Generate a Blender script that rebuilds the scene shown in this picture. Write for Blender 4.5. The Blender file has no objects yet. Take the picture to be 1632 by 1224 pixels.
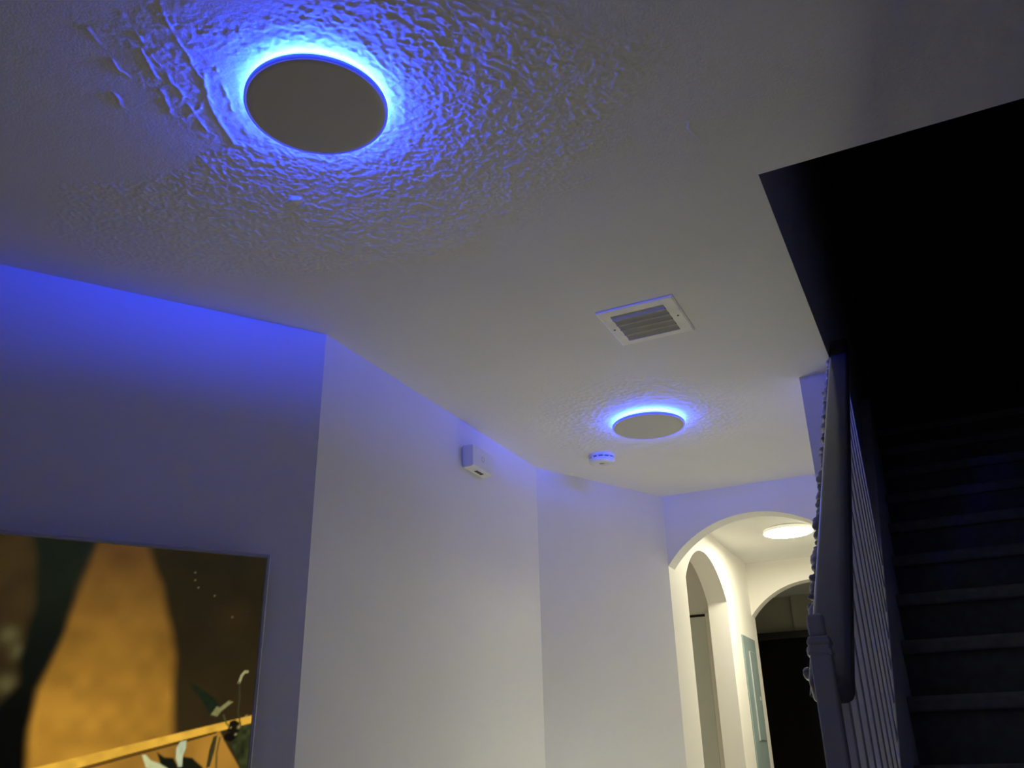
import bpy, bmesh, math, random
import numpy as np
from mathutils import Vector, Matrix

C = bpy.context.scene.collection
sc = bpy.context.scene

# ------------------------------------------------------------------ camera, world, lights, exposure
cam_d = bpy.data.cameras.new('camera')
cam = bpy.data.objects.new('camera', cam_d)
C.objects.link(cam)
cam_d.sensor_fit = 'HORIZONTAL'
cam_d.sensor_width = 36.0
cam_d.lens = 36.0 * 1393.2 / 1632.0
cam_d.clip_start = 0.02
PITCH, ROLL, YAW = 0.413127, -0.0211649, -0.4523393


def camera_matrix():
    cp, sp = math.cos(PITCH), math.sin(PITCH)
    c, s = math.cos(YAW), math.sin(YAW)
    f = Vector((s * cp, c * cp, sp))
    r = Vector((c, -s, 0))
    d = -r.cross(f)
    cr, sr = math.cos(ROLL), math.sin(ROLL)
    r2 = cr * r - sr * d
    d2 = sr * r + cr * d
    return Matrix((r2, -d2, -f)).transposed().to_4x4()


cam.matrix_world = camera_matrix()
sc.camera = cam

sc.view_settings.view_transform = 'Standard'
sc.view_settings.look = 'None'
sc.view_settings.gamma = 1.0
sc.view_settings.use_curve_mapping = False
sc.view_settings.exposure = 0.0
sc.cycles.use_denoising = True
sc.cycles.diffuse_bounces = 8
sc.cycles.max_bounces = 12

W = bpy.data.worlds.new('night')
sc.world = W
W.use_nodes = True
W.node_tree.nodes['Background'].inputs[0].default_value = (0.5, 0.55, 0.7, 1)
W.node_tree.nodes['Background'].inputs[1].default_value = 0.001


def lamp(name, loc, watts, color, radius):
    d = bpy.data.lights.new(name, 'POINT')
    d.energy = watts
    d.color = color
    d.shadow_soft_size = radius
    o = bpy.data.objects.new(name, d)
    o.location = loc
    C.objects.link(o)
    return o


lamp('low_fill_light', (-0.85, 3.55, -0.98), 12.0, (0.98, 1.0, 0.80), 0.13)  # unseen fill light, added to brighten walls and ceiling near the arch
lamp('rear_fill_light', (-0.35, -2.1, 0.3), 1.7, (0.86, 0.92, 0.96), 0.18)  # added fill behind the camera, no visible source; lifts stairs and balusters
RING_STRENGTH = (1180.0, 280.0)      # the nearer lamp, the farther lamp
RING_COLOR = (0.010, 0.040, 1.0)
HALL_STRENGTH = 104.0
HALL_COLOR = (1.0, 0.95, 0.70)

ZC = 1.35        # ceiling (the camera is the origin)
ZF = -1.157      # floor


# ------------------------------------------------------------------ materials
def lin(r, g, b):
    f = lambda v: (v / 12.92) if v <= 0.04045 else ((v + 0.055) / 1.055) ** 2.4
    return (f(r / 255.0), f(g / 255.0), f(b / 255.0))


def mat(name, color, rough=0.6, noise=None, bump=None, metal=0.0, spec=0.5, vary=0.0, coat=0.0):
    """noise = (scale), bump = [(scale, strength, distance)...] in object-free world coordinates"""
    m = bpy.data.materials.new(name)
    m.use_nodes = True
    nt = m.node_tree
    b = nt.nodes['Principled BSDF']
    b.inputs['Base Color'].default_value = (*color, 1)
    b.inputs['Roughness'].default_value = rough
    b.inputs['Metallic'].default_value = metal
    b.inputs['Specular IOR Level'].default_value = spec
    b.inputs['Coat Weight'].default_value = coat
    geo = nt.nodes.new('ShaderNodeNewGeometry')
    if vary:
        n = nt.nodes.new('ShaderNodeTexNoise')
        n.inputs['Scale'].default_value = noise or 3.0
        n.inputs['Detail'].default_value = 5
        nt.links.new(geo.outputs['Position'], n.inputs['Vector'])
        r = nt.nodes.new('ShaderNodeMapRange')
        r.inputs['From Min'].default_value = 0.3
        r.inputs['From Max'].default_value = 0.7
        r.inputs['To Min'].default_value = 1 - vary
        r.inputs['To Max'].default_value = 1 + vary
        nt.links.new(n.outputs['Fac'], r.inputs['Value'])
        mx = nt.nodes.new('ShaderNodeVectorMath')
        mx.operation = 'SCALE'
        mx.inputs[0].default_value = color
        nt.links.new(r.outputs['Result'], mx.inputs['Scale'])
        nt.links.new(mx.outputs['Vector'], b.inputs['Base Color'])
    prev = None
    for (s, st, di) in (bump or []):
        n = nt.nodes.new('ShaderNodeTexNoise')
        n.inputs['Scale'].default_value = s
        n.inputs['Detail'].default_value = 3
        nt.links.new(geo.outputs['Position'], n.inputs['Vector'])
        bp = nt.nodes.new('ShaderNodeBump')
        bp.inputs['Strength'].default_value = st
        bp.inputs['Distance'].default_value = di
        nt.links.new(n.outputs['Fac'], bp.inputs['Height'])
        if prev is not None:
            nt.links.new(prev.outputs['Normal'], bp.inputs['Normal'])
        prev = bp
    if prev is not None:
        nt.links.new(prev.outputs['Normal'], b.inputs['Normal'])
    return m


def emit(name, color, strength, base=(0.8, 0.8, 0.8)):
    m = mat(name, base, 0.5)
    b = m.node_tree.nodes['Principled BSDF']
    b.inputs['Emission Color'].default_value = (*color, 1)
    b.inputs['Emission Strength'].default_value = strength
    return m


M_WALL = mat('white_wall_paint', (0.76, 0.75, 0.74), 0.6, noise=2.0, vary=0.025, bump=[(55, 0.10, 0.004), (260, 0.10, 0.001)])
M_CEIL = mat('textured_ceiling_paint', (0.74, 0.735, 0.71), 0.75, noise=2.2, vary=0.03, bump=[(45, 0.10, 0.004), (170, 0.22, 0.002)])
M_HALL = mat('hall_wall_paint', (0.78, 0.75, 0.70), 0.6, noise=2.0, vary=0.02, bump=[(55, 0.08, 0.004)])
M_FLOOR = mat('pale_floor_tile', (0.62, 0.60, 0.54), 0.35, noise=4, vary=0.06)
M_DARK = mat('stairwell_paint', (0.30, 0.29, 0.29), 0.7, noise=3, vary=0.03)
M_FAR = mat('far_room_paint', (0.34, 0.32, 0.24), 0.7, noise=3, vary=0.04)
M_GLASS = mat('night_window_glass', (0.004, 0.004, 0.004), 0.08)
M_FRAMEDK = mat('dark_window_frame', (0.010, 0.010, 0.010), 0.4)
M_DOOR = mat('closet_door_paint', (0.62, 0.64, 0.58), 0.5, bump=[(40, 0.05, 0.003)])
M_BLACK = mat('black_gap', (0.006, 0.006, 0.006), 0.8)
M_WHITE = mat('white_plastic', (0.74, 0.74, 0.73), 0.4, bump=[(150, 0.03, 0.001)])
M_DIFF = mat('opal_diffuser', (0.52, 0.51, 0.48), 0.45, bump=[(120, 0.02, 0.001)])
M_BEZELW = mat('lamp_bezel', (0.30, 0.30, 0.29), 0.45)
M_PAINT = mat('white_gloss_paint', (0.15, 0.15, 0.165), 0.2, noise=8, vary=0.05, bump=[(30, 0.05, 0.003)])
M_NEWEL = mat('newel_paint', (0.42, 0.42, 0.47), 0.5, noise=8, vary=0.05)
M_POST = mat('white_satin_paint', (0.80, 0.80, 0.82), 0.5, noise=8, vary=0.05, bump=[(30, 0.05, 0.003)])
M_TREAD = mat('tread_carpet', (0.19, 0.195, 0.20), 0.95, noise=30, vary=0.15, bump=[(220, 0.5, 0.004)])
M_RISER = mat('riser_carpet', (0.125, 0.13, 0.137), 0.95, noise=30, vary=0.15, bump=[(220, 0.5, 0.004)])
M_VENT = mat('vent_enamel', (0.85, 0.84, 0.79), 0.45, noise=14, vary=0.08)
M_SLAT = mat('vent_slat_enamel', (0.42, 0.41, 0.38), 0.5, noise=14, vary=0.08)
M_SCREW = mat('screw_steel', (0.12, 0.12, 0.12), 0.4, metal=0.6)
M_PANEL = mat('panel_grey_enamel', (0.23, 0.29, 0.29), 0.45, noise=9, vary=0.05)
M_BRIGHT = mat('bright_steel', (0.50, 0.54, 0.53), 0.35, metal=0.2)
M_TVB = mat('television_bezel', (0.42, 0.42, 0.44), 0.4)
M_TVBACK = mat('television_back', (0.02, 0.02, 0.02), 0.6)
M_GARL = mat('garland_pale_plastic', (0.36, 0.36, 0.40), 0.35, noise=40, vary=0.2)
M_LOGO = mat('grey_mark', (0.45, 0.45, 0.47), 0.5)


# ------------------------------------------------------------------ mesh helpers
def obj(name, bm, material, parent=None, smooth=False):
    bmesh.ops.recalc_face_normals(bm, faces=bm.faces)
    me = bpy.data.meshes.new(name)
    bm.to_mesh(me)
    bm.free()
    me.materials.append(material)
    if smooth:
        for p in me.polygons:
            p.use_smooth = True
    o = bpy.data.objects.new(name, me)
    C.objects.link(o)
    if parent is not None:
        o.parent = parent
    return o


def thing(name, label, cat, loc=(0, 0, 0), rotz=0.0, group=None):
    o = bpy.data.objects.new(name, None)
    C.objects.link(o)
    o.empty_display_size = 0.05
    o.location = loc
    o.rotation_euler = (0, 0, rotz)
    o['label'] = label
    o['category'] = cat
    if group:
        o['group'] = group
    return o


def tag(o, label, cat, group=None):
    o['label'] = label
    o['category'] = cat
    if group:
        o['group'] = group
    return o


def struct(name, bm, m, label=None, parent=None, smooth=False):
    o = obj(name, bm, m, parent, smooth)
    if parent is None:
        o['kind'] = 'structure'
    if label:
        o['label'] = label
        o['category'] = name.split('_')[0]
    return o


def box(bm, x0, x1, y0, y1, z0, z1, bevel=0.0, seg=2):
    b = bmesh.new()
    v = [b.verts.new(p) for p in ((x0, y0, z0), (x1, y0, z0), (x1, y1, z0), (x0, y1, z0),
                                  (x0, y0, z1), (x1, y0, z1), (x1, y1, z1), (x0, y1, z1))]
    for f in ((3, 2, 1, 0), (4, 5, 6, 7), (0, 1, 5, 4), (1, 2, 6, 5), (2, 3, 7, 6), (3, 0, 4, 7)):
        b.faces.new([v[i] for i in f])
    if bevel:
        bmesh.ops.bevel(b, geom=list(b.edges), offset=bevel, segments=seg, affect='EDGES', profile=0.5)
    me = bpy.data.meshes.new('tmp')
    b.to_mesh(me)
    b.free()
    bm.from_mesh(me)
    bpy.data.meshes.remove(me)
    return bm


def prism(bm, pts, a, b_, axis, bevel=0.0):
    """extrude a polygon given in two coordinates along the axis from a to b_.
    axis 'x': pts=(y,z); 'y': pts=(x,z); 'z': pts=(x,y)"""
    b = bmesh.new()

    def p3(p, t):
        return {'x': (t, p[0], p[1]), 'y': (p[0], t, p[1]), 'z': (p[0], p[1], t)}[axis]
    lo = [b.verts.new(p3(p, a)) for p in pts]
    hi = [b.verts.new(p3(p, b_)) for p in pts]
    b.faces.new(lo)
    b.faces.new(hi[::-1])
    n = len(pts)
    for i in range(n):
        j = (i + 1) % n
        b.faces.new((lo[i], hi[i], hi[j], lo[j]))
    if bevel:
        bmesh.ops.bevel(b, geom=list(b.edges), offset=bevel, segments=2, affect='EDGES', profile=0.5)
    bmesh.ops.triangulate(b, faces=[f for f in b.faces if len(f.verts) > 4])
    me = bpy.data.meshes.new('tmp')
    b.to_mesh(me)
    b.free()
    bm.from_mesh(me)
    bpy.data.meshes.remove(me)
    return bm


def lathe(bm, prof, n=72, cx=0.0, cy=0.0):
    """profile of (radius, z)"""
    rings = []
    for (r, z) in prof:
        if r < 1e-6:
            rings.append([bm.verts.new((cx, cy, z))])
        else:
            rings.append([bm.verts.new((cx + r * math.cos(2 * math.pi * k / n), cy + r * math.sin(2 * math.pi * k / n), z)) for k in range(n)])
    for a, b in zip(rings[:-1], rings[1:]):
        for k in range(n):
            k2 = (k + 1) % n
            if len(a) == 1 and len(b) == 1:
                continue
            if len(a) == 1:
                bm.faces.new((a[0], b[k], b[k2]))
            elif len(b) == 1:
                bm.faces.new((a[k], b[0], a[k2]))
            else:
                bm.faces.new((a[k], b[k], b[k2], a[k2]))
    return bm


def vnoise(x, y, scale, seed):
    rs = np.random.RandomState(seed)
    tab = rs.rand(256, 256)
    u, v = x / scale + 1000.3, y / scale + 1000.7
    i, j = np.floor(u).astype(int), np.floor(v).astype(int)
    fu, fv = u - i, v - j
    fu, fv = fu * fu * (3 - 2 * fu), fv * fv * (3 - 2 * fv)
    t = lambda a, b: tab[a % 256, b % 256]
    return (t(i, j) * (1 - fu) + t(i + 1, j) * fu) * (1 - fv) + (t(i, j + 1) * (1 - fu) + t(i + 1, j + 1) * fu) * fv


def sstep(a, b, x):
    t = np.clip((x - a) / (b - a), 0, 1)
    return t * t * (3 - 2 * t)


def seg_dist(x, y, pts, closed=False):
    d = np.full(x.shape, 1e9)
    n = len(pts)
    for k in range(n if closed else n - 1):
        (x0, y0), (x1, y1) = pts[k], pts[(k + 1) % n]
        dx, dy = x1 - x0, y1 - y0
        t = np.clip(((x - x0) * dx + (y - y0) * dy) / (dx * dx + dy * dy + 1e-12), 0, 1)
        d = np.minimum(d, np.hypot(x - x0 - t * dx, y - y0 - t * dy))
    return d


def sdf(x, y, pts):
    d = seg_dist(x, y, pts, True)
    ins = np.zeros(x.shape, bool)
    n = len(pts)
    for k in range(n):
        (x0, y0), (x1, y1) = pts[k], pts[(k + 1) % n]
        c = ((y0 > y) != (y1 > y))
        xi = (x1 - x0) * (y - y0) / ((y1 - y0) if abs(y1 - y0) > 1e-9 else 1e-9) + x0
        ins ^= c & (x < xi)
    return np.where(ins, -d, d)


def grid_mesh(name, us, vs, P):
    """P: (nu, nv, 3) positions"""
    nu, nv = len(us), len(vs)
    me = bpy.data.meshes.new(name)
    idx = np.arange(nu * nv).reshape(nu, nv)
    q = np.stack([idx[:-1, :-1], idx[1:, :-1], idx[1:, 1:], idx[:-1, 1:]], -1).reshape(-1, 4)
    me.vertices.add(nu * nv)
    me.vertices.foreach_set('co', P.reshape(-1).astype(np.float32))
    me.loops.add(q.size)
    me.loops.foreach_set('vertex_index', q.reshape(-1).astype(np.int32))
    me.polygons.add(len(q))
    me.polygons.foreach_set('loop_start', np.arange(0, q.size, 4, dtype=np.int32))
    me.update(calc_edges=True)
    me.validate()
    return me

# ------------------------------------------------------------------ the setting
struct('floor', box(bmesh.new(), -5.2, 0.9, -2.6, 8.5, ZF - 0.08, ZF), M_FLOOR)

# --- ceiling: one sheet with the stairwell cut out; hand-trowelled relief around the two blue lamps
LAMP_NEAR, LAMP_FAR, LAMP_HALL, LAMP_R = (-1.026, 1.168), (-1.008, 3.400), (-0.828, 5.635), 0.1535
TEX = [(-0.733, 0.92), (-0.56, 1.05), (-0.352, 1.286), (-0.351, 1.442), (-0.445, 1.549), (-0.675, 1.721), (-0.982, 1.86), (-1.507, 1.768), (-1.913, 1.55), (-2.07, 1.274), (-1.76, 1.10), (-1.591, 1.207), (-1.347, 1.199), (-1.237, 1.194), (-1.10, 0.90)]
TROWEL = [[(-1.211, 0.804), (-1.256, 0.949), (-1.287, 1.05), (-1.319, 1.143)], [(-1.248, 0.884), (-1.348, 1.064)], [(-1.14, 0.824), (-1.184, 0.947), (-1.247, 1.093)], [(-1.408, 0.953), (-1.419, 0.996)], [(-1.215, 1.033), (-1.272, 1.069), (-1.317, 1.08)], [(-1.302, 0.801), (-1.351, 0.961)], [(-1.158, 1.0), (-1.214, 1.111), (-1.243, 1.19)], [(-0.887, 1.122), (-0.858, 1.149)], [(-0.829, 1.02), (-0.844, 1.105), (-0.845, 1.164)], [(-0.723, 1.058), (-0.71, 1.155), (-0.718, 1.2)], [(-0.663, 1.054), (-0.684, 1.15)], [(-0.331, 1.585), (-0.319, 1.702)]]
RIDGE = [(-1.195, 1.000), (-1.235, 1.060), (-1.268, 1.125), (-1.294, 1.198)]
DENT = (-1.31, 1.439)
CRUMBLE = [(-1.08, 0.80), (-1.27, 0.84), (-1.36, 1.07), (-1.325, 1.165), (-1.22, 1.16), (-1.16, 1.02)]


def relief(x, y):
    """how far the plaster stands proud of the ceiling plane (metres, downwards)"""
    n1 = vnoise(x, y, 0.0078, 3) * 0.8 + vnoise(x, y, 0.016, 4) * 0.2
    n2 = vnoise(x * 0.8 + y * 0.6, y * 0.8 - x * 0.6, 0.0095, 5) * 0.8 + vnoise(x, y, 0.02, 6) * 0.2
    splat = sstep(0.46, 0.64, n1) * 0.00055 + sstep(0.47, 0.66, n2) * 0.00055
    wave = (vnoise(x, y, 0.16, 7) - 0.5) * 0.0010
    soft = np.where(x < -1.2, 0.02, 0.07)
    m = 1 - sstep(-1.4, 0.8, (sdf(x, y, TEX) + (vnoise(x, y, 0.09, 9) - 0.5) * np.where(x < -1.2, 0.03, 0.12)) / soft)
    m = np.maximum(m, 0.55 * (1 - sstep(-0.03, 0.04, sdf(x, y, CRUMBLE) + (vnoise(x, y, 0.03, 10) - 0.5) * 0.07)))
    h = splat * m + wave * (0.35 + 0.65 * m)
    for k, ln in enumerate(TROWEL):
        a = 0.0016 if k < 7 else 0.0011
        d = seg_dist(x + (vnoise(x, y, 0.02, 11) - 0.5) * 0.010, y + (vnoise(x, y, 0.02, 12) - 0.5) * 0.010, ln)
        h = h + a * np.exp(-(d / 0.0038) ** 2) * sstep(0.25, 0.75, vnoise(x, y, 0.022, 13)) * 0.8
    d = seg_dist(x + (vnoise(x, y, 0.03, 14) - 0.5) * 0.012, y, RIDGE)
    h = h + 0.0016 * np.exp(-(d / 0.005) ** 2)
    d = np.hypot(x - DENT[0], (y - DENT[1]) * 1.4)
    h = h + 0.0045 * np.exp(-(d / 0.017) ** 4)
    # the far lamp: finer roller stipple in a ring around it
    rf = np.hypot(x - LAMP_FAR[0], y - LAMP_FAR[1])
    n3 = vnoise(x, y, 0.011, 21) * 0.7 + vnoise(x, y, 0.020, 22) * 0.3
    far = sstep(0.44, 0.66, n3) * 0.0007 * (1 - sstep(0.34, 0.62, rf))
    h = np.where(y > 2.3, far + (vnoise(x, y, 0.14, 23) - 0.5) * 0.0006, h)
    for L in (LAMP_NEAR, LAMP_FAR):
        h = h * sstep(LAMP_R - 0.03, LAMP_R + 0.012, np.hypot(x - L[0], y - L[1]))
    return h


def ceiling_mesh():
    Xs = [-5.2, -2.00, -1.62, -0.42, -0.2225, 0.9]
    Ys = [-2.6, 0.60, 1.897, 2.76, 4.10, 5.9, 8.5]
    V, F, base = [], [], 0

    def patch(x0, x1, y0, y1, step):
        nonlocal base
        nx = max(2, int(round((x1 - x0) / step)) + 1)
        ny = max(2, int(round((y1 - y0) / step)) + 1)
        us, vs = np.linspace(x0, x1, nx), np.linspace(y0, y1, ny)
        X, Y = np.meshgrid(us, vs, indexing='ij')
        Z = np.full(X.shape, ZC)
        if step < 1:
            e = np.minimum(np.minimum(X - x0, x1 - X), np.minimum(Y - y0, y1 - Y))
            Z = ZC - relief(X, Y) * sstep(0.0, 0.03, e)
        V.append(np.stack([X, Y, Z], -1).reshape(-1, 3))
        idx = base + np.arange(nx * ny).reshape(nx, ny)
        F.append(np.stack([idx[:-1, :-1], idx[:-1, 1:], idx[1:, 1:], idx[1:, :-1]], -1).reshape(-1, 4))
        base += nx * ny
    for i in range(len(Xs) - 1):
        for j in range(len(Ys) - 1):
            x0, x1, y0, y1 = Xs[i], Xs[i + 1], Ys[j], Ys[j + 1]
            if i == 4 and 2 <= j <= 4:
                continue                                   # the stairwell
            if j == 1 and 1 <= i <= 3:
                continue
            if j == 3 and i == 2:
                patch(x0, x1, y0, y1, 0.0040)
                continue
            patch(x0, x1, y0, y1, 9)
    patch(-2.00, -0.2225, 0.60, 1.897, 0.0027)
    V, F = np.concatenate(V), np.concatenate(F)
    me = bpy.data.meshes.new('ceiling')
    me.vertices.add(len(V))
    me.vertices.foreach_set('co', V.reshape(-1).astype(np.float32))
    me.loops.add(F.size)
    me.loops.foreach_set('vertex_index', F.reshape(-1).astype(np.int32))
    me.polygons.add(len(F))
    me.polygons.foreach_set('loop_start', np.arange(0, F.size, 4, dtype=np.int32))
    me.polygons.foreach_set('use_smooth', np.ones(len(F), bool))
    me.update(calc_edges=True)
    me.materials.append(M_CEIL)
    return me


o = bpy.data.objects.new('ceiling', ceiling_mesh())
C.objects.link(o)
o['kind'] = 'structure'

# --- walls of the room, left to right: the television wall, the straight wall, the canted wall, the arch wall
A0, B0, B1, D0 = (-1.710, 2.0925), (-1.698, 3.744), (-1.309, 4.557), (-0.352, 4.557)
dA = Vector((0.56035, 0.82826))
nA = Vector((0.82826, -0.56035))
Af = (A0[0] - 4.6 * dA.x, A0[1] - 4.6 * dA.y)
YD, YD2, XH, XH2, YE, YE2 = 4.557, 4.673, -1.309, -1.437, 6.59, 6.70
struct('wall_left', prism(bmesh.new(), [Af, A0, (A0[0] - 0.10, A0[1] + 0.05), (Af[0] - 0.12 * nA.x, Af[1] - 0.12 * nA.y)], ZF, ZC + 0.05, 'z'), M_WALL)
struct('wall_middle', prism(bmesh.new(), [A0, B0, (B0[0] - 0.12, B0[1] + 0.03), (A0[0] - 0.12, A0[1] + 0.02)], ZF, ZC + 0.05, 'z'), M_WALL)
struct('wall_middle_canted', prism(bmesh.new(), [B0, B1, (B1[0] - 0.128, B1[1] + 0.03), (B0[0] - 0.12, B0[1] + 0.05)], ZF, ZC + 0.05, 'z'), M_WALL)


def arch_wall(bm, u0, u1, ul, ur, spring, rise, top, bottom, a, b_, axis, n=32):
    """wall from u0 to u1 with a segmental arched opening ul..ur, between depths a and b_"""
    c, w = 0.5 * (ul + ur), 0.5 * (ur - ul)
    R = (w * w + rise * rise) / (2 * rise)
    a0 = math.asin(w / R)
    arc = [(c + R * math.sin(t), spring + rise - R + R * math.cos(t)) for t in [-a0 + 2 * a0 * k / n for k in range(n + 1)]]
    p3 = (lambda p, t: (t, p[0], p[1])) if axis == 'x' else (lambda p, t: (p[0], t, p[1]))
    cols = [[bm.verts.new(p3(p, t)) for t in (a, b_)] + [bm.verts.new(p3((p[0], top), t)) for t in (a, b_)] for p in arc]
    for k, (p, q) in enumerate(zip(cols[:-1], cols[1:])):
        bm.faces.new((p[0], q[0], q[2], p[2]))
        bm.faces.new((p[1], p[3], q[3], q[1]))
        bm.faces.new((p[0], p[1], q[1], q[0]))
        bm.faces.new((p[2], q[2], q[3], p[3]))
    bm.faces.new((cols[0][0], cols[0][2], cols[0][3], cols[0][1]))
    bm.faces.new((cols[-1][0], cols[-1][1], cols[-1][3], cols[-1][2]))
    for (s0, s1) in ((u0, ul), (ur, u1)):
        if s1 - s0 > 1e-4:
            lo, hi = min(a, b_), max(a, b_)
            if axis == 'x':
                box(bm, lo, hi, s0, s1, bottom, top)
            else:
                box(bm, s0, s1, lo, hi, bottom, top)
    return bm


# the header over the arch runs to the left corner, its left jamb is the hall wall itself
struct('wall_arch', arch_wall(bmesh.new(), XH, -0.352, XH, -0.389, 0.967, 0.231, ZC + 0.05, ZF, YD, YD2, 'y'), M_WALL)
struct('wall_hall_left', arch_wall(bmesh.new(), YD, YE2, 4.885, 5.845, 0.966, 0.231, ZC + 0.05, ZF, XH2, XH, 'x'), M_HALL)
struct('wall_hall_end', arch_wall(bmesh.new(), XH, -0.352, XH, -0.389, 0.970, 0.222, ZC + 0.05, ZF, YE, YE2, 'y'), M_HALL)
struct('wall_stair', box(bmesh.new(), -0.352, -0.2225, 3.250, YE2 + 0.3, ZF, ZC), M_WALL)
struct('wall_stairwell_left', box(bmesh.new(), -0.352, -0.2225, 1.90, 7.2, ZC + 0.002, 4.1), M_WALL)
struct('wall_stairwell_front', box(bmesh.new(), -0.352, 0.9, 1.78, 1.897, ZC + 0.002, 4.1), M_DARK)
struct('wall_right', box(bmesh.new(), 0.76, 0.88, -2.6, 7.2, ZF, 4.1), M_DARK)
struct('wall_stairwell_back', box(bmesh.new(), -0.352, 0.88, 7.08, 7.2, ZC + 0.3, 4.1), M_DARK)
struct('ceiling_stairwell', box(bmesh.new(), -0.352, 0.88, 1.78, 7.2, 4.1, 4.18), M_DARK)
struct('floor_upper', box(bmesh.new(), -0.2225, 0.76, 5.28, 7.08, 1.45, 1.693), M_RISER)
struct('wall_back', box(bmesh.new(), -5.2, 0.9, -2.6, -2.48, ZF, ZC), M_WALL)
# dark room beyond the far arch, with a night-black glass door
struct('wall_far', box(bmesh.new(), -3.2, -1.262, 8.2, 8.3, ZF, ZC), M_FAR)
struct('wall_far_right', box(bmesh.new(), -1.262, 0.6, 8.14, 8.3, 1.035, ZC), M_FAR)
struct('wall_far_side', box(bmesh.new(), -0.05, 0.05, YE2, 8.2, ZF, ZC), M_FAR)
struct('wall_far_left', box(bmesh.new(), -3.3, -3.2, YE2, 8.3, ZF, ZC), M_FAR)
gd = struct('door_1', box(bmesh.new(), -2.3, 0.0, 8.10, 8.12, ZF, 0.975), M_GLASS)
bm = bmesh.new()
box(bm, -2.36, 0.0, 8.06, 8.14, 0.975, 1.035, 0.006)
box(bm, -2.36, -2.3, 8.06, 8.14, ZF, 0.975, 0.006)
obj('door_frame', bm, M_FRAMEDK, gd)
# small lobby behind the side arch, with a closet door
struct('wall_lobby_end', box(bmesh.new(), -2.9, XH2, 6.215, 6.33, ZF, ZC), M_HALL)
struct('wall_lobby_left', box(bmesh.new(), -3.0, -2.9, 4.3, 6.33, ZF, ZC), M_HALL)
struct('wall_lobby_front', box(bmesh.new(), -2.9, XH2 - 0.0, 4.60, 4.70, ZF, ZC), M_HALL)
cd = struct('door_2', box(bmesh.new(), -2.35, -1.552, 6.192, 6.212, ZF + 0.01, 0.938, 0.003), M_DOOR)
bm = bmesh.new()
box(bm, -2.36, -1.549, 6.206, 6.214, 0.930, 0.957)
obj('door_gap', bm, M_BLACK, cd)
bm = bmesh.new()
box(bm, -1.549, -1.512, 6.180, 6.2145, ZF, 0.962, 0.004)
obj('door_casing', bm, M_HALL, cd)

# ------------------------------------------------------------------ stairs
ST = thing('staircase', 'dark carpeted staircase climbing away behind the white banister', 'staircase', (0, 1.5, ZF))
ST['kind'] = 'structure'
Y0, Z0, RUN, RISE = 3.03, 0.126, 0.25, 0.19
XS0, XS1 = -0.174, 0.758


def nosing_profile(y, z, depth):
    """tread with a rounded carpet nosing: y = front of nosing, z = its underside"""
    h = 0.047
    p = [(y + depth, z + h), (y + depth, z + 0.004)]
    p += [(y + 0.030, z + 0.004), (y + 0.012, z)]
    for k in range(7):
        a = -math.pi / 2 - math.pi * k / 6 * 0.5 - 0.0
        p.append((y + 0.012 + 0.012 * math.cos(a), z + 0.012 + 0.012 * math.sin(a)))
    for k in range(7):
        a = math.pi - math.pi / 2 * k / 6
        p.append((y + 0.016 + 0.016 * math.cos(a), z + h - 0.016 + 0.016 * math.sin(a)))
    return p


for n in range(-6, 9):
    y, z = Y0 + RUN * n, Z0 + RISE * n
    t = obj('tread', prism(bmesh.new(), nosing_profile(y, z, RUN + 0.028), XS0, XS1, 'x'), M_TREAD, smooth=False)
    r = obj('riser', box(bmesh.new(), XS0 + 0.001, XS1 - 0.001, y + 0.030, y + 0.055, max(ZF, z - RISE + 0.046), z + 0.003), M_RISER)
    for q in (t, r):
        q.parent = ST
        q.matrix_parent_inverse = Matrix.Translation((0, -1.5, -ZF))

# --- banister: newel, handrail, square balusters on a closed stringer
RL = thing('stair_banister', 'white painted banister with square balusters along the dark stairs', 'banister', (-0.19, 1.48, ZF))
RLI = Matrix.Translation((0.19, -1.48, -ZF))


def rail_part(name, bm, m, smooth=False, label=None):
    q = obj(name, bm, m, RL, smooth)
    q.matrix_parent_inverse = RLI
    if label:
        q['label'] = label
    return q


SL = 0.76
rz = lambda y: SL * y - 1.067                     # underside of the handrail
cz = lambda y: SL * y - 1.817                     # top of the stringer
nose = lambda y: SL * y - 2.177


def handrail():
    bm = bmesh.new()
    th = math.atan(SL)
    w, h = 0.064, 0.046
    sec = []
    r1 = 0.011
    for (cx_, cz_, a0) in ((w - r1, r1, -90), (w - r1, h - r1, 0), (r1, h - r1, 90), (r1, r1, 180)):
        for k in range(6):
            a = math.radians(a0 + 90 * k / 5)
            sec.append((cx_ + r1 * math.cos(a), cz_ + r1 * math.sin(a)))
    stations = []
    L0, L1 = 1.500, 3.335
    ends = [(0.0, 0.55), (0.004, 0.80), (0.010, 0.94), (0.018, 1.0)]
    for (d, s) in ends:
        stations.append((L0 + d, s))
    for k in range(1, 12):
        stations.append((L0 + 0.018 + (L1 - L0 - 0.036) * k / 12, 1.0))
    for (d, s) in reversed(ends):
        stations.append((L1 - d, s))
    rings = []
    for (y, s) in stations:
        ring = []
        for (u, v) in sec:
            u2 = w / 2 + (u - w / 2) * s
            v2 = h / 2 + (v - h / 2) * s
            ring.append(bm.verts.new((-0.222 + u2, y - v2 * math.sin(th), rz(y) + v2 * math.cos(th))))
        rings.append(ring)
    n = len(sec)
    for a, b in zip(rings[:-1], rings[1:]):
        for k in range(n):
            bm.faces.new((a[k], a[(k + 1) % n], b[(k + 1) % n], b[k]))
    bm.faces.new(rings[0])
    bm.faces.new(rings[-1][::-1])
    return bm


rail_part('handrail', handrail(), M_PAINT, True)


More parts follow.
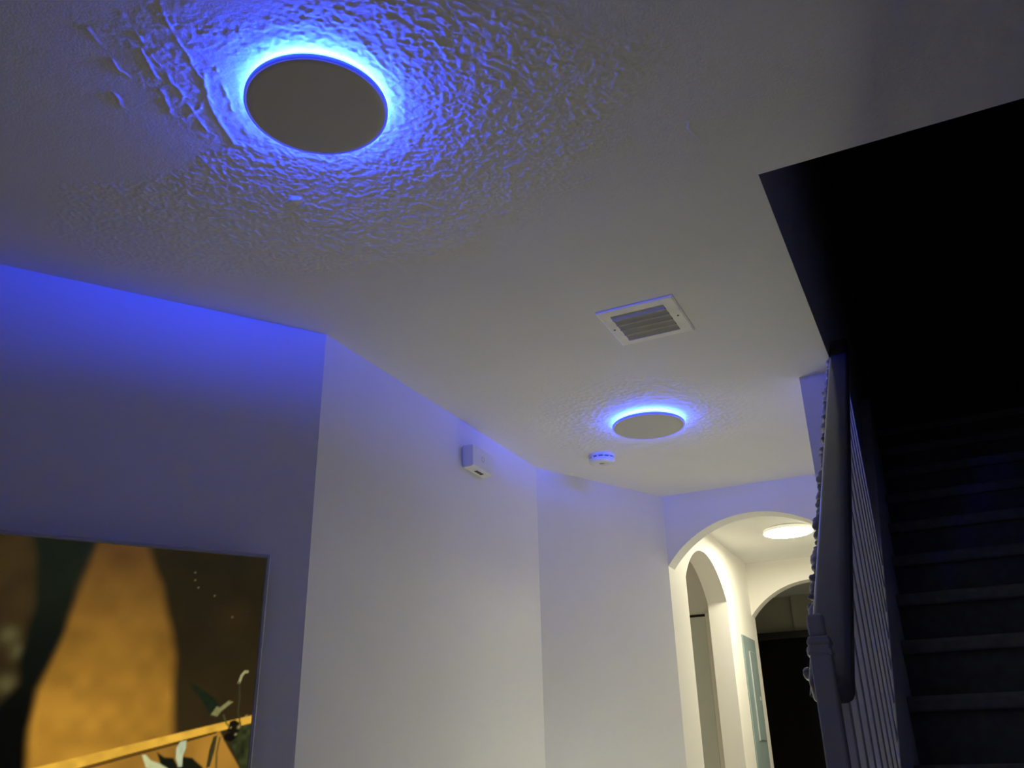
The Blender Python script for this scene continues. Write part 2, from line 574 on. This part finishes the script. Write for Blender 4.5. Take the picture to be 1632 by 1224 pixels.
def newel():
    bm = bmesh.new()
    x0, x1, y0, y1 = -0.2105, -0.1785, 1.464, 1.496
    box(bm, x0, x1, y0, y1, ZF, 0.178, 0.0035)
    box(bm, x0 - 0.002, x1 + 0.002, y0 - 0.002, y1 + 0.002, 0.148, 0.158, 0.004)
    box(bm, x0 - 0.002, x1 + 0.002, y0 - 0.002, y1 + 0.002, 0.164, 0.174, 0.004)
    return bm


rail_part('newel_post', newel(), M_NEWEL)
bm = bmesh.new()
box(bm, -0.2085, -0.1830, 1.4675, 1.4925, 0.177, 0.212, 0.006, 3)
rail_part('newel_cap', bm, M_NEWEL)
for k in range(1, 15):
    y = 1.48 + 0.122 * k
    # each baluster is cut to the slope at both ends
    zt0, zt1 = rz(y - 0.016) + 0.012, rz(y + 0.016) + 0.012
    zb0, zb1 = cz(y - 0.016) - 0.002, cz(y + 0.016) - 0.002
    bm = bmesh.new()
    prism(bm, [(y - 0.016, zb0), (y + 0.016, zb1), (y + 0.016, zt1), (y - 0.016, zt0)], -0.2105, -0.1785, 'x', 0.002)
    rail_part('baluster', bm, M_POST)
bm = bmesh.new()
prism(bm, [(1.50, ZF), (1.50, cz(1.50)), (4.70, cz(4.70)), (4.70, nose(4.70) - 0.28), ((ZF + 2.457) / SL, ZF)], -0.2215, -0.1745, 'x', 0.003)
rail_part('stringer', bm, M_POST)
struct('wall_under_stairs', prism(bmesh.new(), [(1.52, ZF), (4.75, ZF), (4.75, nose(4.75) - 0.2), (1.75, ZF + 0.03), (1.52, ZF + 0.02)], -0.2215, -0.1765, 'x'), M_WALL)


def garland():
    """a lumpy string of little leaf-like lobes tied along the room side of the rail"""
    rnd = random.Random(5)
    bm = bmesh.new()
    y = 1.56
    while y < 3.16:
        big = rnd.random()
        r = (0.0075 + 0.0065 * big) * (0.7 if y < 1.68 else 1.0)
        z = rz(y) + 0.002 + rnd.uniform(-0.006, 0.012)
        cx_ = -0.2255 - rnd.uniform(0.0, 0.007)
        m = Matrix.Translation((cx_, y, z)) @ Matrix.Rotation(rnd.uniform(0, 3.1), 4, 'Y') @ Matrix.Rotation(rnd.uniform(-0.5, 0.9), 4, 'X') @ Matrix.Diagonal((r * 0.9, r * rnd.uniform(1.2, 2.0), r * rnd.uniform(0.5, 0.9), 1))
        bmesh.ops.create_icosphere(bm, subdivisions=2, radius=1.0, matrix=m)
        y += r * rnd.uniform(1.0, 1.9)
    # the string
    n = 40
    prev = None
    for k in range(n + 1):
        yy = 1.52 + 1.64 * k / n
        ring = [bm.verts.new((-0.2245 + 0.003 * math.cos(a), yy, rz(yy) + 0.006 + 0.003 * math.sin(a))) for a in (0, 1.57, 3.14, 4.71)]
        if prev:
            for q in range(4):
                bm.faces.new((prev[q], prev[(q + 1) % 4], ring[(q + 1) % 4], ring[q]))
        prev = ring
    return bm


tag(obj('garland', garland(), M_GARL, None, True), 'lumpy pale garland strung along the left edge of the stair handrail', 'garland')


# ------------------------------------------------------------------ ceiling lights
M_RING = [emit('blue_led_ring', RING_COLOR, s, (0.1, 0.1, 0.1)) for s in RING_STRENGTH]
M_RIM = emit('edge_lit_rim', (0.004, 0.03, 1.0), 0.6, (0.6, 0.6, 0.6))
M_EDGE = emit('lit_acrylic_edge', (0.05, 0.16, 1.0), 12.0, (0.6, 0.6, 0.6))
M_RIMW = emit('edge_lit_warm_rim', HALL_COLOR, 0.45, (0.7, 0.7, 0.65))
M_LIT = emit('lit_warm_diffuser', HALL_COLOR, HALL_STRENGTH)
M_OFFRING = mat('unlit_ring', (0.7, 0.68, 0.6), 0.5)


def ceiling_light(label, x, y, on, group=None):
    t = thing('ceiling_light', label, 'lamp', (x, y, ZC), 0, group)
    R, g, gap = LAMP_R, 0.0205, 0.0130
    # flat housing against the ceiling, set back under the disc
    bm = bmesh.new()
    lathe(bm, [(0, -0.0002), (R - 0.0375, -0.0002), (R - 0.0375, -gap - 0.001), (0, -gap - 0.001)], 96)
    obj('housing', bm, M_OFFRING, t)
    bm = bmesh.new()
    lathe(bm, [(R - 0.036, -0.0010), (R - 0.036, -gap)], 128)
    obj('glow_ring', bm, M_OFFRING if on else M_RING[0 if y < 2 else 1], t)
    # thin lit acrylic edge on top of the disc
    bm = bmesh.new()
    lathe(bm, [(0, -gap), (R - 0.0045, -gap), (R - 0.0035, -gap - 0.001), (R - 0.0035, -g)], 128)
    obj('acrylic_edge', bm, M_RIMW if on else M_EDGE, t, False)
    bm = bmesh.new()
    lathe(bm, [(R - 0.005, -g), (R - 0.001, -g), (R, -g - 0.001), (R, -g - 0.0105), (R - 0.0012, -g - 0.0118), (R - 0.0045, -g - 0.0118), (R - 0.0060, -g - 0.0105), (0, -g - 0.0105)], 128)
    obj('rim', bm, M_RIMW if on else M_RIM, t, True)
    bm = bmesh.new()
    lathe(bm, [(R - 0.0062, -g - 0.0106), (R - 0.0085, -g - 0.0116), (R - 0.018, -g - 0.0120), (0, -g - 0.0124)], 128)
    obj('diffuser', bm, M_LIT if on else M_DIFF, t, True)
    return t


ceiling_light('large switched-off round ceiling light with blue halo, nearest, on rough plaster', *LAMP_NEAR, False)
ceiling_light('smaller-looking switched-off round ceiling light with blue halo, above the smoke detector', *LAMP_FAR, False)
ceiling_light('glowing warm white round ceiling light in the hall beyond the arch', *LAMP_HALL, True)

# ------------------------------------------------------------------ ceiling vent
VX0, VX1, VY0, VY1 = -0.853, -0.594, 2.384, 2.654
IX0, IX1, IY0, IY1 = -0.816, -0.636, 2.424, 2.620
V = thing('ceiling_vent', 'square white metal air vent with angled slats in the ceiling', 'vent', ((VX0 + VX1) / 2, (VY0 + VY1) / 2, ZC))
VI = Matrix.Translation((-(VX0 + VX1) / 2, -(VY0 + VY1) / 2, -ZC))


def vent_part(name, bm, m, smooth=False):
    q = obj(name, bm, m, V, smooth)
    q.matrix_parent_inverse = VI
    return q


bm = bmesh.new()
out = [(VX0, VY0), (VX1, VY0), (VX1, VY1), (VX0, VY1)]
inn = [(IX0, IY0), (IX1, IY0), (IX1, IY1), (IX0, IY1)]
mid = [(VX0 + 0.006, VY0 + 0.006), (VX1 - 0.006, VY0 + 0.006), (VX1 - 0.006, VY1 - 0.006), (VX0 + 0.006, VY1 - 0.006)]
L = [[bm.verts.new((p[0], p[1], z)) for p in q] for q, z in ((out, ZC - 0.0005), (out, ZC - 0.003), (mid, ZC - 0.0065), (inn, ZC - 0.0065), (inn, ZC - 0.0005))]
for a, b in zip(L[:-1], L[1:]):
    for k in range(4):
        bm.faces.new((a[k], a[(k + 1) % 4], b[(k + 1) % 4], b[k]))
vent_part('frame', bm, M_VENT)
bm = bmesh.new()
box(bm, IX0, IX1, IY0, IY1, ZC - 0.0012, ZC - 0.0006)
vent_part('duct_mouth', bm, M_BLACK)
for k in range(5):
    y = IY0 + 0.002 + 0.0395 * k
    bm = bmesh.new()
    # curved blade: leans away from the room's near side
    prof = []
    for q in range(8):
        f = q / 7
        prof.append((y + 0.0200 * f ** 0.9, ZC - 0.0018 - 0.0110 * f ** 1.1))
    prof2 = [(p[0] + 0.0022, p[1] + 0.0004) for p in reversed(prof)]
    prism(bm, prof + prof2, IX0 + 0.001, IX1 - 0.001, 'x')
    vent_part('slat', bm, M_SLAT)
for sx, sy in ((-0.8345, 2.519), (-0.615, 2.519)):
    bm = bmesh.new()
    lathe(bm, [(0, ZC - 0.0064), (0.004, ZC - 0.0064), (0.0036, ZC - 0.0078), (0, ZC - 0.0083)], 12, sx, sy)
    vent_part('screw', bm, M_SCREW, True)

# ------------------------------------------------------------------ smoke detector
sdx, sdy = -1.352, 3.742
t = thing('smoke_detector', 'small round white smoke detector on the ceiling beside the farther blue light', 'detector', (sdx, sdy, ZC))
bm = bmesh.new()
lathe(bm, [(0, -0.0002), (0.062, -0.0002), (0.062, -0.010), (0.058, -0.012), (0, -0.012)], 48)
obj('base', bm, M_WHITE, t, False)
bm = bmesh.new()
lathe(bm, [(0.050, -0.012), (0.050, -0.019)], 48)
obj('sensor_slot', bm, mat('detector_mesh', (0.06, 0.06, 0.06), 0.7), t)
bm = bmesh.new()
lathe(bm, [(0, -0.019), (0.060, -0.019), (0.062, -0.022), (0.061, -0.031), (0.056, -0.037), (0.040, -0.040), (0.022, -0.0405), (0.021, -0.0385), (0, -0.0385)], 48)
obj('cover', bm, M_WHITE, t, True)
for k in range(12):
    a = 2 * math.pi * k / 12
    bm = bmesh.new()
    box(bm, -0.004, 0.004, 0.0508, 0.0595, -0.0192, -0.0118)
    bmesh.ops.rotate(bm, verts=bm.verts, cent=(0, 0, 0), matrix=Matrix.Rotation(a, 3, 'Z'))
    obj('rib', bm, M_WHITE, t)
bm = bmesh.new()
lathe(bm, [(0, -0.0386), (0.012, -0.0386), (0.0115, -0.0405), (0, -0.041)], 24)
obj('test_button', bm, M_DIFF, t, True)

# ------------------------------------------------------------------ box on the straight wall
bx = lambda y: -1.7104 + 0.0073 * (y - 2.09)
BXW = bx(3.10)
t = thing('wall_box', 'small white plastic box with three dark slots underneath, high on the wall', 'sensor', (BXW, 3.10, 1.188))
bm = bmesh.new()
box(bm, 0.0, 0.006, -0.084, 0.086, -0.044, 0.046, 0.002)
obj('back_plate', bm, M_WHITE, t)
bm = bmesh.new()
prism(bm, [(0.006, -0.047), (0.006, 0.049), (0.050, 0.047), (0.053, 0.043), (0.053, -0.041), (0.046, -0.047)], -0.088, 0.084, 'y', 0.002)
obj('cover', bm, M_WHITE, t)
for k in range(3):
    bm = bmesh.new()
    box(bm, 0.020, 0.036, -0.020 + 0.021 * k, -0.004 + 0.021 * k, -0.0478, -0.0464)
    obj('slot', bm, M_BLACK, t)
bm = bmesh.new()
n = 28
pr = [[bm.verts.new((x_, r_ * math.cos(2 * math.pi * k / n), r_ * math.sin(2 * math.pi * k / n) + 0.004)) for k in range(n)] for r_, x_ in ((0.0125, 0.0529), (0.0125, 0.0536), (0.0100, 0.0536), (0.0100, 0.0529))]
for a, b in zip(pr[:-1], pr[1:]):
    for k in range(n):
        bm.faces.new((a[k], a[(k + 1) % n], b[(k + 1) % n], b[k]))
obj('ring_mark', bm, M_LOGO, t)

# ------------------------------------------------------------------ grey electrical panel in the hall
EP = thing('electrical_panel', 'tall grey metal breaker panel on the hall wall beyond the arch', 'electrical panel', (XH, 6.346, 0.30))
PZ = 0.793 - 0.30
bm = bmesh.new()
box(bm, 0.0003, 0.010, -0.192, 0.192, -0.62, PZ, 0.003)
obj('cover_plate', bm, M_PANEL, EP)
bm = bmesh.new()
box(bm, 0.010, 0.0165, -0.052, 0.156, -0.168, 0.392, 0.002)
dr = obj('door', bm, M_PANEL, EP)
bm = bmesh.new()
box(bm, 0.0101, 0.018, -0.0585, -0.052, -0.172, 0.396, 0.001)
box(bm, 0.0101, 0.018, -0.0585, 0.100, 0.392, 0.398, 0.001)
obj('door_edge', bm, M_BRIGHT, EP)
bm = bmesh.new()
box(bm, 0.0165, 0.020, 0.095, 0.120, 0.086, 0.110, 0.001)
obj('latch', bm, M_BRIGHT, dr)

# ------------------------------------------------------------------ television on the left wall
TW, TH, TTOP, TR_ = 1.225, 0.700, 0.577, -0.133
ang = math.atan2(dA.y, dA.x)
tc = Vector((A0[0], A0[1])) + dA * (TR_ - TW / 2)
TV = thing('television', 'large flat television on the left wall showing an amber garden scene', 'television', (tc.x, tc.y, TTOP - TH / 2), ang)
# local axes: +x along the wall to the right, -y out of the wall into the room
bm = bmesh.new()
box(bm, -TW / 2 + 0.08, TW / 2 - 0.08, -0.035, -0.001, -TH / 2 + 0.08, TH / 2 - 0.10, 0.008)
obj('wall_mount', bm, M_TVBACK, TV)
bm = bmesh.new()
box(bm, -TW / 2 + 0.004, TW / 2 - 0.004, -0.054, -0.030, -TH / 2 + 0.004, TH / 2 - 0.004, 0.004)
obj('back_shell', bm, M_TVBACK, TV)
bm = bmesh.new()
BZ = 0.0115


def rect(a, h_, inset, y):
    return [bm.verts.new(p) for p in ((-a + inset, y, -h_ + inset), (a - inset, y, -h_ + inset), (a - inset, y, h_ - inset), (-a + inset, y, h_ - inset))]


L = [rect(TW / 2, TH / 2, 0.0, -0.045), rect(TW / 2, TH / 2, 0.0, -0.0615), rect(TW / 2, TH / 2, 0.003, -0.0635), rect(TW / 2, TH / 2, BZ - 0.002, -0.0635), rect(TW / 2, TH / 2, BZ, -0.0580)]
for a, b in zip(L[:-1], L[1:]):
    for k in range(4):
        bm.faces.new((a[k], a[(k + 1) % 4], b[(k + 1) % 4], b[k]))
obj('bezel', bm, M_TVB, TV)

# the picture on the screen (s along the wall from the corner, z up)
PIC = {
    'trunk': [(-0.7541, 0.6087), (-0.597, 0.6179), (-0.5999, 0.5582), (-0.6233, 0.4254), (-0.6483, 0.2996), (-0.6718, 0.195), (-0.6754, 0.1093), (-0.6638, -0.0277), (-0.7589, -0.0251), (-0.7623, 0.1229), (-0.7191, 0.2084), (-0.7134, 0.3268), (-0.7116, 0.4506)],
    'gold': [(-0.5944, 0.6011), (-0.4782, 0.6048), (-0.4583, 0.5549), (-0.4182, 0.4733), (-0.386, 0.3758), (-0.3623, 0.28), (-0.3517, 0.1862), (-0.344, 0.08), (-0.3287, -0.037), (-0.6638, -0.0277), (-0.6754, 0.1093), (-0.6718, 0.195), (-0.647, 0.292), (-0.622, 0.4175), (-0.5973, 0.5417)],
    'plank': [(-0.7384, -0.0006), (-0.6475, 0.0205), (-0.4502, 0.068), (-0.3036, 0.1033), (-0.1425, 0.1419), (-0.1406, 0.123), (-0.3011, 0.0829), (-0.4469, 0.0457), (-0.6423, -0.0081), (-0.7323, -0.0324)],
    'under': [(-0.6423, -0.0081), (-0.4464, 0.0428), (-0.3007, 0.0799), (-0.2238, 0.101), (-0.2003, 0.0642), (-0.1565, 0.003), (-0.1422, -0.057), (-0.7054, -0.0398)],
    'shadow': [(-0.6426, -0.0068), (-0.4471, 0.0471), (-0.3013, 0.0844), (-0.232, 0.1018), (-0.2314, 0.0964), (-0.3003, 0.0769), (-0.4458, 0.0385), (-0.6411, -0.0149)],
    'bush': [(-0.1973, 0.1258), (-0.1409, 0.1261), (-0.1241, -0.0427), (-0.147, -0.0421), (-0.167, 0.0258), (-0.1898, 0.0565), (-0.2004, 0.0948)],
    'leafd': [(-0.3187, 0.2243), (-0.288, 0.2093), (-0.2532, 0.1879), (-0.2312, 0.1662), (-0.2343, 0.1505), (-0.2581, 0.1472), (-0.2775, 0.1749), (-0.2997, 0.1996)],
    'sprig': [(-0.2512, 0.1426), (-0.2389, 0.163), (-0.2305, 0.1599), (-0.2094, 0.1776), (-0.1976, 0.1746), (-0.2261, 0.1506), (-0.2345, 0.1381)],
    'berry1': [(-0.2005, 0.1258), (-0.1879, 0.1306), (-0.1739, 0.1228), (-0.1732, 0.101), (-0.187, 0.0917), (-0.2045, 0.1026)],
    'berry2': [(-0.204, 0.0979), (-0.1844, 0.0979), (-0.1769, 0.0886), (-0.1919, 0.0764), (-0.2101, 0.0795), (-0.2128, 0.0887)],
    'leafw': [(-0.3279, 0.0621), (-0.3205, 0.077), (-0.3054, 0.0799), (-0.3047, 0.0619), (-0.31, 0.0427), (-0.3084, 0.0176), (-0.3176, 0.0177), (-0.3264, 0.0384)],
    'leafw2': [(-0.4088, 0.0467), (-0.3999, 0.0466), (-0.3861, 0.0334), (-0.3641, 0.0258), (-0.3446, 0.0153), (-0.3365, -0.0008), (-0.3741, -0.0001), (-0.396, 0.019)],
    'leafk': [(-0.3737, 0.0522), (-0.354, 0.0402), (-0.3325, 0.0385), (-0.3176, 0.0177), (-0.3083, 0.0412), (-0.2862, 0.0379), (-0.2586, 0.0168), (-0.2429, -0.0101), (-0.3476, -0.0078)],
    'leafo': [(-0.2385, 0.0888), (-0.2292, 0.0918), (-0.2317, 0.0568), (-0.2397, 0.0165), (-0.2488, 0.0136), (-0.2458, 0.0554)],
}
STROKES = {
    'hook': [(-0.1862, 0.2244), (-0.1813, 0.2424), (-0.1739, 0.2524), (-0.1671, 0.2526)],
    'stem': [(-0.1862, 0.2244), (-0.1808, 0.1892), (-0.1816, 0.1495), (-0.1693, 0.1104)],
    'stem2': [(-0.2186, 0.1413), (-0.21, 0.1227), (-0.1989, 0.1103)],
    'stem3': [(-0.2221, 0.0857), (-0.226, 0.0492), (-0.2225, 0.0042)],
}
SPECKS = [(-0.3357, 0.5089), (-0.3332, 0.4884), (-0.2766, 0.4498), (-0.2229, 0.3952), (-0.3225, 0.4687)]
BLOBS = [(-0.7537, 0.3218), (-0.7236, 0.2844), (-0.7391, 0.2079)]
RED = (-0.2193, 0.3937)



def picture(s, z):
    rgb = np.zeros(s.shape + (3,))

    def put(mask, col):
        nonlocal rgb
        c = np.array(col, float)
        rgb = rgb * (1 - mask[..., None]) + (c if c.ndim > 1 else c[None, None, :]) * mask[..., None]

    def cover(d, soft):
        return 1 - sstep(-soft, soft, d)
    n1 = vnoise(s, z * 1.6, 0.10, 31)
    n2 = vnoise(s, z, 0.035, 32)
    n3 = vnoise(s * 1.4, z, 0.22, 33)
    mot = (n1 * 0.6 + n2 * 0.4)[..., None]
    # left, out of focus foliage
    base = np.array(lin(58, 42, 20)) * (0.65 + 0.7 * mot) + np.array(lin(30, 34, 14)) * (n3[..., None] * 0.6)
    base = base * (0.45 + 0.55 * sstep(-0.05, 0.5, z))[..., None]
    rgb[:] = base
    for (bs, bz) in BLOBS:
        d = np.hypot(s - bs, z - bz)
        put(np.exp(-(d / 0.022) ** 2) * 0.55, lin(112, 106, 66))
    # right, shaded background
    right = np.array(lin(38, 32, 15)) * (0.85 + 0.35 * mot) + np.array(lin(40, 26, 10))[None, None] * (1 - sstep(0.05, 0.45, z))[..., None] * 0.9
    put(sstep(-0.50, -0.44, s), right)
    d = np.hypot(s - RED[0], (z - RED[1]))
    put(np.exp(-(d / 0.05) ** 2) * 0.35, lin(66, 46, 22))
    # the bright amber shape
    g0 = sstep(-0.02, 0.60, z)[..., None]
    gold = np.array(lin(196, 140, 42)) * (1 - g0) + np.array(lin(98, 68, 25)) * g0
    gold = gold * (0.66 + 0.62 * mot) * (0.9 + 0.25 * n3[..., None])
    gold[..., 2] *= 1.25
    put(cover(sdf(s, z, PIC['gold']) + (n1 - 0.5) * 0.008, 0.018), gold)
    # dark diagonal trunk
    tk = np.array(lin(24, 30, 18)) * sstep(0.05, 0.55, z)[..., None] + np.array(lin(7, 7, 4)) * (1 - sstep(0.05, 0.55, z))[..., None]
    put(cover(sdf(s, z, PIC['trunk']) + (n1 - 0.5) * 0.02, 0.016), tk * (0.8 + 0.5 * mot))
    # wooden beam and what lies under it
    und = np.array(lin(176, 126, 46)) * (0.7 + 0.6 * mot)
    put(cover(sdf(s, z, PIC['under']), 0.003), und)
    put(cover(sdf(s, z, PIC['bush']) + (n2 - 0.5) * 0.014, 0.004), np.array(lin(54, 58, 30)) * (0.4 + 1.2 * vnoise(s, z, 0.012, 36)[..., None]))
    pl = np.array(lin(244, 186, 66)) * (0.80 + 0.35 * vnoise(s, z, 0.02, 35)[..., None])
    put(cover(sdf(s, z, PIC['plank']), 0.0025), pl)
    put(cover(sdf(s, z, PIC['shadow']), 0.002) * 0.8, lin(70, 46, 16))
    for nm, col, soft in (('leafd', (28, 38, 22), 0.004), ('leafo', (60, 56, 28), 0.0025), ('leafk', (24, 26, 14), 0.003), ('berry1', (22, 20, 12), 0.003),
                          ('berry2', (18, 15, 10), 0.003), ('sprig', (140, 136, 84), 0.003), ('leafw', (196, 204, 164), 0.0025), ('leafw2', (210, 212, 156), 0.0025)):
        put(cover(sdf(s, z, PIC[nm]), soft), np.array(lin(*col)) * (0.85 + 0.3 * vnoise(s, z, 0.008, 37)[..., None]))
    for nm, col, w in (('hook', (176, 168, 116), 0.0035), ('stem', (62, 62, 36), 0.0022), ('stem2', (84, 80, 44), 0.0022), ('stem3', (96, 84, 40), 0.0025)):
        put(cover(seg_dist(s, z, STROKES[nm]) - w, 0.002) * 0.9, lin(*col))
    for (ps, pz) in SPECKS:
        put(np.exp(-((s - ps) ** 2 + (z - pz) ** 2) / 0.0022 ** 2) * 0.6, lin(150, 140, 100))
    for (ps, pz, pr_) in ((-0.182, 0.094, 0.003), (-0.196, 0.1105, 0.002), (-0.176, 0.112, 0.004), (-0.158, 0.138, 0.004)):
        put(np.exp(-((s - ps) ** 2 + (z - pz) ** 2) / pr_ ** 2) * 0.7, lin(190, 170, 110))
    return rgb


us = np.linspace(-TW / 2 + BZ, TW / 2 - BZ, 400)
vs = np.linspace(-TH / 2 + BZ, TH / 2 - BZ, 226)
U, Vv = np.meshgrid(us, vs, indexing='ij')
P3 = np.stack([U, np.full(U.shape, -0.0588), Vv], -1)
me = grid_mesh('screen', us, vs, P3)
col = picture(U + (TR_ - TW / 2), Vv + (TTOP - TH / 2))
at = me.color_attributes.new('picture', 'FLOAT_COLOR', 'POINT')
at.data.foreach_set('color', np.concatenate([col, np.ones(U.shape + (1,))], -1).reshape(-1).astype(np.float32))
M_SCR = mat('screen_glass', (0.004, 0.004, 0.004), 0.35, spec=0.25)
nt = M_SCR.node_tree
a = nt.nodes.new('ShaderNodeVertexColor')
a.layer_name = 'picture'
nt.links.new(a.outputs['Color'], nt.nodes['Principled BSDF'].inputs['Emission Color'])
nt.nodes['Principled BSDF'].inputs['Emission Strength'].default_value = 0.82
me.materials.append(M_SCR)
so = bpy.data.objects.new('screen', me)
C.objects.link(so)
so.parent = TV
